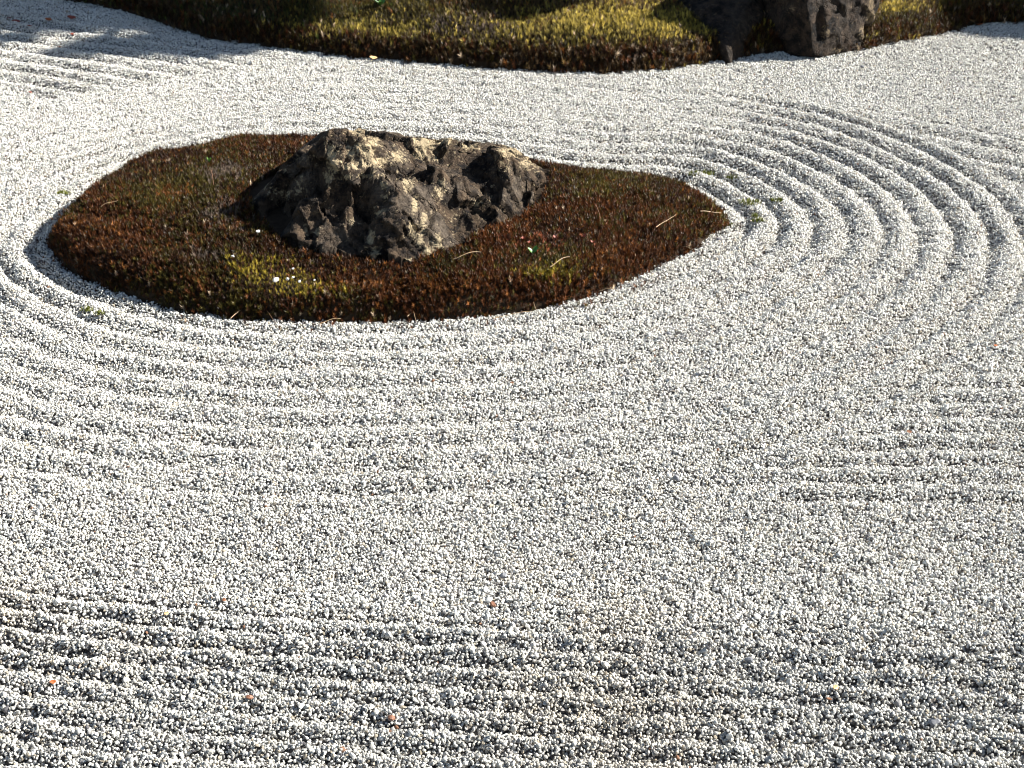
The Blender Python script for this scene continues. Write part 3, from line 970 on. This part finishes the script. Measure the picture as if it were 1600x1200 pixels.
leaf(1555, 542, "g", .011, M_leaf_or, "orange leaf bit on the gravel near the right edge, below the rings", .6)
leaf(800, 600, "g", .009, M_leaf_brown, "tiny brown leaf bit on the smooth gravel in front of the island", .6)
leaf(583, 92, "m", .026, M_leaf_tan, "pale tan leaf at the foot of the back mound", .2)
leaf(745, 27, "m", .022, M_leaf_tan, "tan leaf on the grey moss in the middle of the back mound", 1.1)
leaf(25, 35, "g", .028, M_leaf_red, "red leaf on the gravel at the far upper left corner", .4)
leaf(14, 30, "g", .022, M_leaf_red, "leftmost red leaf on the gravel at the upper left", 1.3)
leaf(46, 42, "g", .024, M_leaf_red, "red leaf on the gravel right of the two corner ones", 2.1)
leaf(76, 32, "g", .024, M_leaf_or, "orange red leaf where the shade begins at the upper left", .1)
leaf(112, 29, "g", .030, M_leaf_red, "dark red leaf in the shade at the upper left", .1)
leaf(117, 56, "g", .030, M_leaf_red, "red leaf in a rake groove at the upper left, below the shade", .5)
leaf(47, 146, "g", .016, M_leaf_red, "single tiny red leaf on smooth gravel at left, above the rings", 1.5)
leaf(93, 75, "g", .014, M_leaf_or, "tiny orange leaf between raked rows at the upper left", 2.5)

def pebble(px, py, where, r, mat, label, seed, name="pebble"):
    p = surf(px, py, where)
    o = proto_stone(seed, mat); o.name = name; col.objects.link(o)
    o.data.transform(Matrix.Diagonal((r, r * .8, r * .65, 1)))
    o.location = p + Vector((0, 0, r * .2)); o.rotation_euler = (.2, .1, seed)
    return tag(o, label, "pebble")

pebble(431, 438, "i", .0095, M_peb_w, "largest white pebble lying on the yellow moss patch", 1)
pebble(449, 437, "i", .006, M_peb_w, "small white pebble right of the largest one on the yellow moss", 2)
pebble(447, 443, "i", .006, M_peb_w, "small white pebble nearest the camera on the yellow moss", 3)
pebble(458, 434, "i", .005, M_peb_w, "tiny white pebble on the upper side of the yellow moss patch", 4)
pebble(468, 440, "i", .005, M_peb_w, "tiny white pebble at the right of the yellow moss patch", 5)
pebble(364, 401, "i", .006, M_peb_w, "white chip on the moss above left of the yellow patch", 6)
pebble(458, 420, "i", .004, M_peb_w, "white chip between rock and yellow moss patch", 7)
pebble(491, 438, "i", .004, M_peb_w, "white chip at the right tip of the yellow moss", 8)
pebble(600, 474, "i", .004, M_peb_w, "white chip on the front slope near the crossed needles", 9)
pebble(403, 363, "i", .007, M_peb_w, "whitish stone chip in the shade at the rock's left foot", 10)
pebble(585, 710, "g", .0075, M_peb_g, "dark grey stone on smooth gravel at the centre left", 11)
pebble(1056, 748, "g", .009, M_peb_g, "grey stone in the gravel near the centre", 12)
pebble(1045, 522, "g", .006, M_peb_g, "dark stone in the gravel in front of the island's right half", 13)
pebble(1030, 528, "g", .0055, M_peb_g, "small dark stone left of the one in front of the island", 14)
pebble(1170, 1032, "g", .009, M_peb_g, "large grey stone on the foreground rows right of centre", 15)
pebble(1460, 1130, "g", .011, M_peb_g, "largest grey stone in the rows at the lower right", 16)
pebble(787, 900, "g", .008, M_peb_g, "dark stone on the smooth band in front of the rows", 17)
pebble(770, 945, "g", .007, M_peb_b, "reddish brown stone just above the foreground rows", 18)
pebble(390, 1090, "g", .007, M_peb_b, "brown stone in the raked rows at the lower left", 19)
pebble(612, 1122, "g", .008, M_peb_b, "golden brown stone in the raked rows at the bottom centre", 20)
pebble(1347, 105, "g", .009, M_peb_g, "small dark stone on the smooth gravel in front of the upright rock", 21)

def sprout(px, py, where, size, n, mat, label, name="sprout", spread=1.0, seed=1):
    """a small plant: broad leaves on short stems, each its own part"""
    r = random.Random(seed)
    p = surf(px, py + 2, where); p.z -= .010
    e = bpy.data.objects.new(name, None); e.empty_display_size = .01; e.location = p; col.objects.link(e)
    tag(e, label, "seedling")
    for k in range(n):
        a = k * 2.4 + r.random()
        L = size * r.uniform(.7, 1.1)
        V, Fc = [], []
        nu = 6
        for i in range(nu):
            u = i / (nu - 1)
            w = L * .30 * math.sin(math.pi * min(1, .12 + u * .86))
            rad = spread * L * .75 * u; z = L * (1.1 * u - .35 * u * u) + size * .5
            for v in (-1, 0, 1):
                V.append((math.cos(a) * rad - math.sin(a) * w * v, math.sin(a) * rad + math.cos(a) * w * v, z + .12 * L * abs(v)))
        V.append((0, 0, 0)); V.append((.0015, 0, size * .5)); V.append((-.0015, 0, size * .5))
        for i in range(nu - 1):
            for j in range(2):
                b = i * 3 + j
                Fc.append((b, b + 3, b + 4, b + 1))
        q = nu * 3
        Fc.append((q, q + 1, q + 2))
        o = mesh_obj("leaf", V, Fc, mat, parent=e, smooth=True)
    return e

sprout(833, 395, "i", .019, 4, M_green, "bright green seedling in the moss right of the rock's front", seed=3)
sprout(327, 250, "i", .015, 3, M_green, "small pale green shoot in the moss left of the rock", seed=5, spread=.5)
sprout(595, 11, "m", .030, 5, M_green, "light green seedling on the back mound", seed=6)
for k, (px, py, lb) in enumerate([
        (818, 370, "red seedling leftmost of those beside the rock's front right foot"),
        (828, 376, "red seedling just above the bright green one"),
        (868, 368, "red seedling farthest back on the dark moss right of the rock"),
        (884, 421, "red seedling on the olive patch in front"),
        (927, 376, "red seedling at the right of the olive patch"),
        (912, 366, "small red seedling at the upper right of the olive patch")]):
    sprout(px, py, "i", .009, 5, M_leaf_red, lb, seed=20 + k)

def moss_tuft(px, py, r, label, seed):
    """small cushion of shoots growing in the gravel, joined into one mesh"""
    rr = random.Random(seed)
    p = surf(px, py, "g")
    V, Fc = [], []
    for k in range(int(60 * (r / .02))):
        a = rr.random() * 6.283; q = r * math.sqrt(rr.random())
        x, y = q * math.cos(a) * 1.3, q * math.sin(a) * .8
        h = .010 * rr.uniform(.6, 1.4) * (1.2 - q / r * .5)
        for m_ in range(3):
            b = rr.random() * 6.283; w = .0022
            dx, dy = math.cos(b) * w, math.sin(b) * w
            i = len(V)
            V += [(x - dy * .5, y + dx * .5, 0), (x + dy * .5, y - dx * .5, 0), (x + dx * 1.6, y + dy * 1.6, h)]
            Fc.append((i, i + 1, i + 2))
    o = mesh_obj("moss_tuft", V, Fc, M_tuft)
    o.location = p + Vector((0, 0, -.001))
    return tag(o, label, "moss tuft", "moss tufts growing in the gravel")

M_tuft = mat_flat("tuft_moss", (.13, .14, .015), .6, .3, 150, .4)
for k, (px, py, r, lb) in enumerate([
        (1172, 316, .024, "yellow green moss tuft in the inner ring groove off the island's right tip"),
        (1213, 313, .014, "small moss tuft on the second ring, farthest right of them"),
        (1186, 345, .014, "moss tuft on the ring nearest the island's right tip"),
        (1180, 338, .010, "tiny moss tuft just above the one at the island's tip"),
        (1103, 271, .018, "moss tuft highest up beside the island's right rim"),
        (1125, 269, .016, "moss tuft right of the highest one by the right rim"),
        (1144, 278, .012, "moss tuft on the groove above the island's right tip"),
        (1085, 272, .014, "moss tuft touching the island's upper right rim"),
        (1135, 352, .012, "olive moss tuft at the very tip of the island"),
        (136, 484, .012, "small olive moss tuft in the gravel left of the island front"),
        (155, 490, .010, "small olive moss tuft just right of the other at the lower left"),
        (100, 302, .014, "dark green moss tuft by the island's upper left rim")]):
    moss_tuft(px, py, r, lb, 50 + k)

# ------------------------------------------------------------------ shrubs on the mound, behind the picture: they shade its back
def shrub(x, y, rx, ry, rz, zc, n, label, seed, leaf=.045, trunk=.03):
    r = random.Random(seed)
    z0 = float(mound_h(np.array([x]), np.array([y]))[0])
    e = bpy.data.objects.new("azalea_bush", None); e.location = (x, y, z0); col.objects.link(e)
    tag(e, label, "bush", "clipped bushes on the back mound")
    V, Fc = [], []
    def tube(a, b, r0, r1):
        a = Vector(a); b = Vector(b); d = (b - a).normalized()
        s = d.orthogonal().normalized(); t = d.cross(s); i = len(V)
        for p, q in ((a, r0), (b, r1)):
            for j in range(7):
                an = j * 2 * math.pi / 7
                V.append(p + s * q * math.cos(an) + t * q * math.sin(an))
        for j in range(7):
            Fc.append((i + j, i + (j + 1) % 7, i + 7 + (j + 1) % 7, i + 7 + j))
    for k in range(7):
        a = k * 2.4; m = (math.cos(a) * rx * .3, math.sin(a) * ry * .3, zc * .6)
        tube((0, 0, -.05), m, trunk, trunk * .6)
        for j in range(3):
            b = a + r.uniform(-.6, .6)
            tube(m, (math.cos(b) * rx * .75, math.sin(b) * ry * .75, zc + rz * r.uniform(-.3, .6)), trunk * .6, trunk * .15)
    mesh_obj("trunk", V, Fc, M_bark, parent=e)
    V, Fc = [], []
    while len(Fc) < n:
        d = Vector((r.gauss(0, 1), r.gauss(0, 1), r.gauss(0, 1))).normalized()
        lump = .80 + .28 * mnoise.noise(d * 2.6 + Vector((seed, 0, 0)))
        k = lump * (r.random() ** .30)
        c = Vector((d.x * rx * k, d.y * ry * k, zc + d.z * rz * k))
        if c.z < .02: continue
        u = (Vector((r.gauss(0, 1), r.gauss(0, 1), r.gauss(0, 1)))).normalized(); w = u.orthogonal().normalized()
        s = leaf * r.uniform(.7, 1.3); i = len(V)
        V += [c - u * s, c + w * s * .4, c + u * s, c - w * s * .4]
        Fc.append((i, i + 1, i + 2, i + 3))
    mesh_obj("crown", V, Fc, M_dkleaf, parent=e)["kind"] = "stuff"
    return e

shrub(-.9, 6.75, .9, .55, .45, .42, 12000, "dense clipped bush on the mound behind its shaded left part", 4)
shrub(-3.0, 7.4, .9, .6, .6, .60, 9000, "dense clipped bush at the far left of the mound", 5)
shrub(2.75, 6.5, .8, .6, .50, .50, 9000, "dense clipped bush at the right end of the mound", 8)

def garden_pine(x, y, pads, label, seed, height):
    """trained garden pine: bare leaning trunk, flat needle pads on limbs"""
    r = random.Random(seed)
    z0 = float(mound_h(np.array([x]), np.array([y]))[0])
    e = bpy.data.objects.new("pine_tree", None); e.location = (x, y, z0); col.objects.link(e)
    tag(e, label, "tree")
    V, Fc = [], []
    def tube(pts, r0, r1):
        rings = []
        for k, p in enumerate(pts):
            d = (pts[min(k + 1, len(pts) - 1)] - pts[max(k - 1, 0)]).normalized()
            s_ = d.orthogonal().normalized(); t_ = d.cross(s_); q = r0 + (r1 - r0) * k / (len(pts) - 1)
            i = len(V); rings.append(i)
            for j in range(8):
                an = j * math.pi / 4
                V.append(p + (s_ * math.cos(an) + t_ * math.sin(an)) * q * r.uniform(.9, 1.1))
        for a_, b_ in zip(rings, rings[1:]):
            for j in range(8):
                Fc.append((a_ + j, a_ + (j + 1) % 8, b_ + (j + 1) % 8, b_ + j))
    stem = [Vector((.10 * math.sin(k * .9) , .06 * math.cos(k * 1.3) - .06, -.1 + height * k / 8)) for k in range(9)]
    tube(stem, .075, .03)
    for (cx, cy, cz, rx, ry, rz, n) in pads:
        c = Vector((cx - x, cy - y, cz - z0))
        a_ = min(stem, key=lambda p: abs(p.z - (c.z - .25)))
        mid = a_.lerp(c, .5) + Vector((0, 0, .05))
        tube([a_, mid, c], .03, .010)
    mesh_obj("trunk", V, Fc, M_bark, parent=e, smooth=True)
    for (cx, cy, cz, rx, ry, rz, n) in pads:
        c = Vector((cx - x, cy - y, cz - z0))
        V2, F2 = [], []
        for _ in range(n):
            d = Vector((r.gauss(0, 1), r.gauss(0, 1), r.gauss(0, 1))).normalized() * (r.random() ** .4)
            lump = .8 + .35 * mnoise.noise(d * 2.5 + Vector((seed, cx * 3, 0)))
            p = c + Vector((d.x * rx * lump, d.y * ry * lump, d.z * rz * lump))
            for _k in range(7):
                u = Vector((r.gauss(0, 1), r.gauss(0, 1), r.gauss(.6, .8))).normalized()
                w = u.orthogonal().normalized() * .0028
                i = len(V2); L_ = r.uniform(.05, .09)
                V2 += [p - w, p + w, p + u * L_]
                F2.append((i, i + 1, i + 2))
        mesh_obj("needles", V2, F2, M_dkleaf, parent=e)["kind"] = "stuff"
    return e

def pad(px, py, h, rx, ry, rz, n):
    """needle pad at height h whose shade falls on the mound point seen at px, py"""
    q = at(px, py, .12)
    k = (h - .12) / to_sun.z
    return (q[0] + to_sun.x * k, q[1] + to_sun.y * k, h, rx, ry, rz, n)

garden_pine(.75, 6.4, [pad(40, -40, 1.55, .38, .15, .08, 2400), pad(190, -25, 1.45, .32, .15, .08, 2400), pad(310, 12, 1.35, .26, .12, .08, 2000),
                       pad(95, 2, 1.5, .10, .045, .03, 160), pad(215, 22, 1.4, .12, .04, .03, 200), pad(20, 8, 1.5, .10, .04, .03, 160),
                       pad(420, 8, 1.25, .20, .20, .10, 1800), pad(130, -70, 1.75, .6, .3, .12, 3000), pad(380, -40, 1.6, .5, .3, .12, 3400)],
            "garden pine with flat needle pads standing on the mound", 3, 1.7)
garden_pine(2.0, 6.6, [pad(820, 8, 1.15, .17, .09, .06, 900), pad(760, -10, 1.25, .2, .1, .07, 900), pad(900, -25, 1.35, .3, .14, .07, 1200)],
            "smaller garden pine behind the upright rocks", 9, 1.35)
garden_pine(3.5, 6.4, [pad(1620, -22, .85, .28, .12, .07, 2200), pad(1530, -35, .95, .20, .13, .07, 1600), pad(1720, -15, .9, .3, .16, .08, 2200)],
            "low garden pine at the right end of the mound", 12, 1.0)
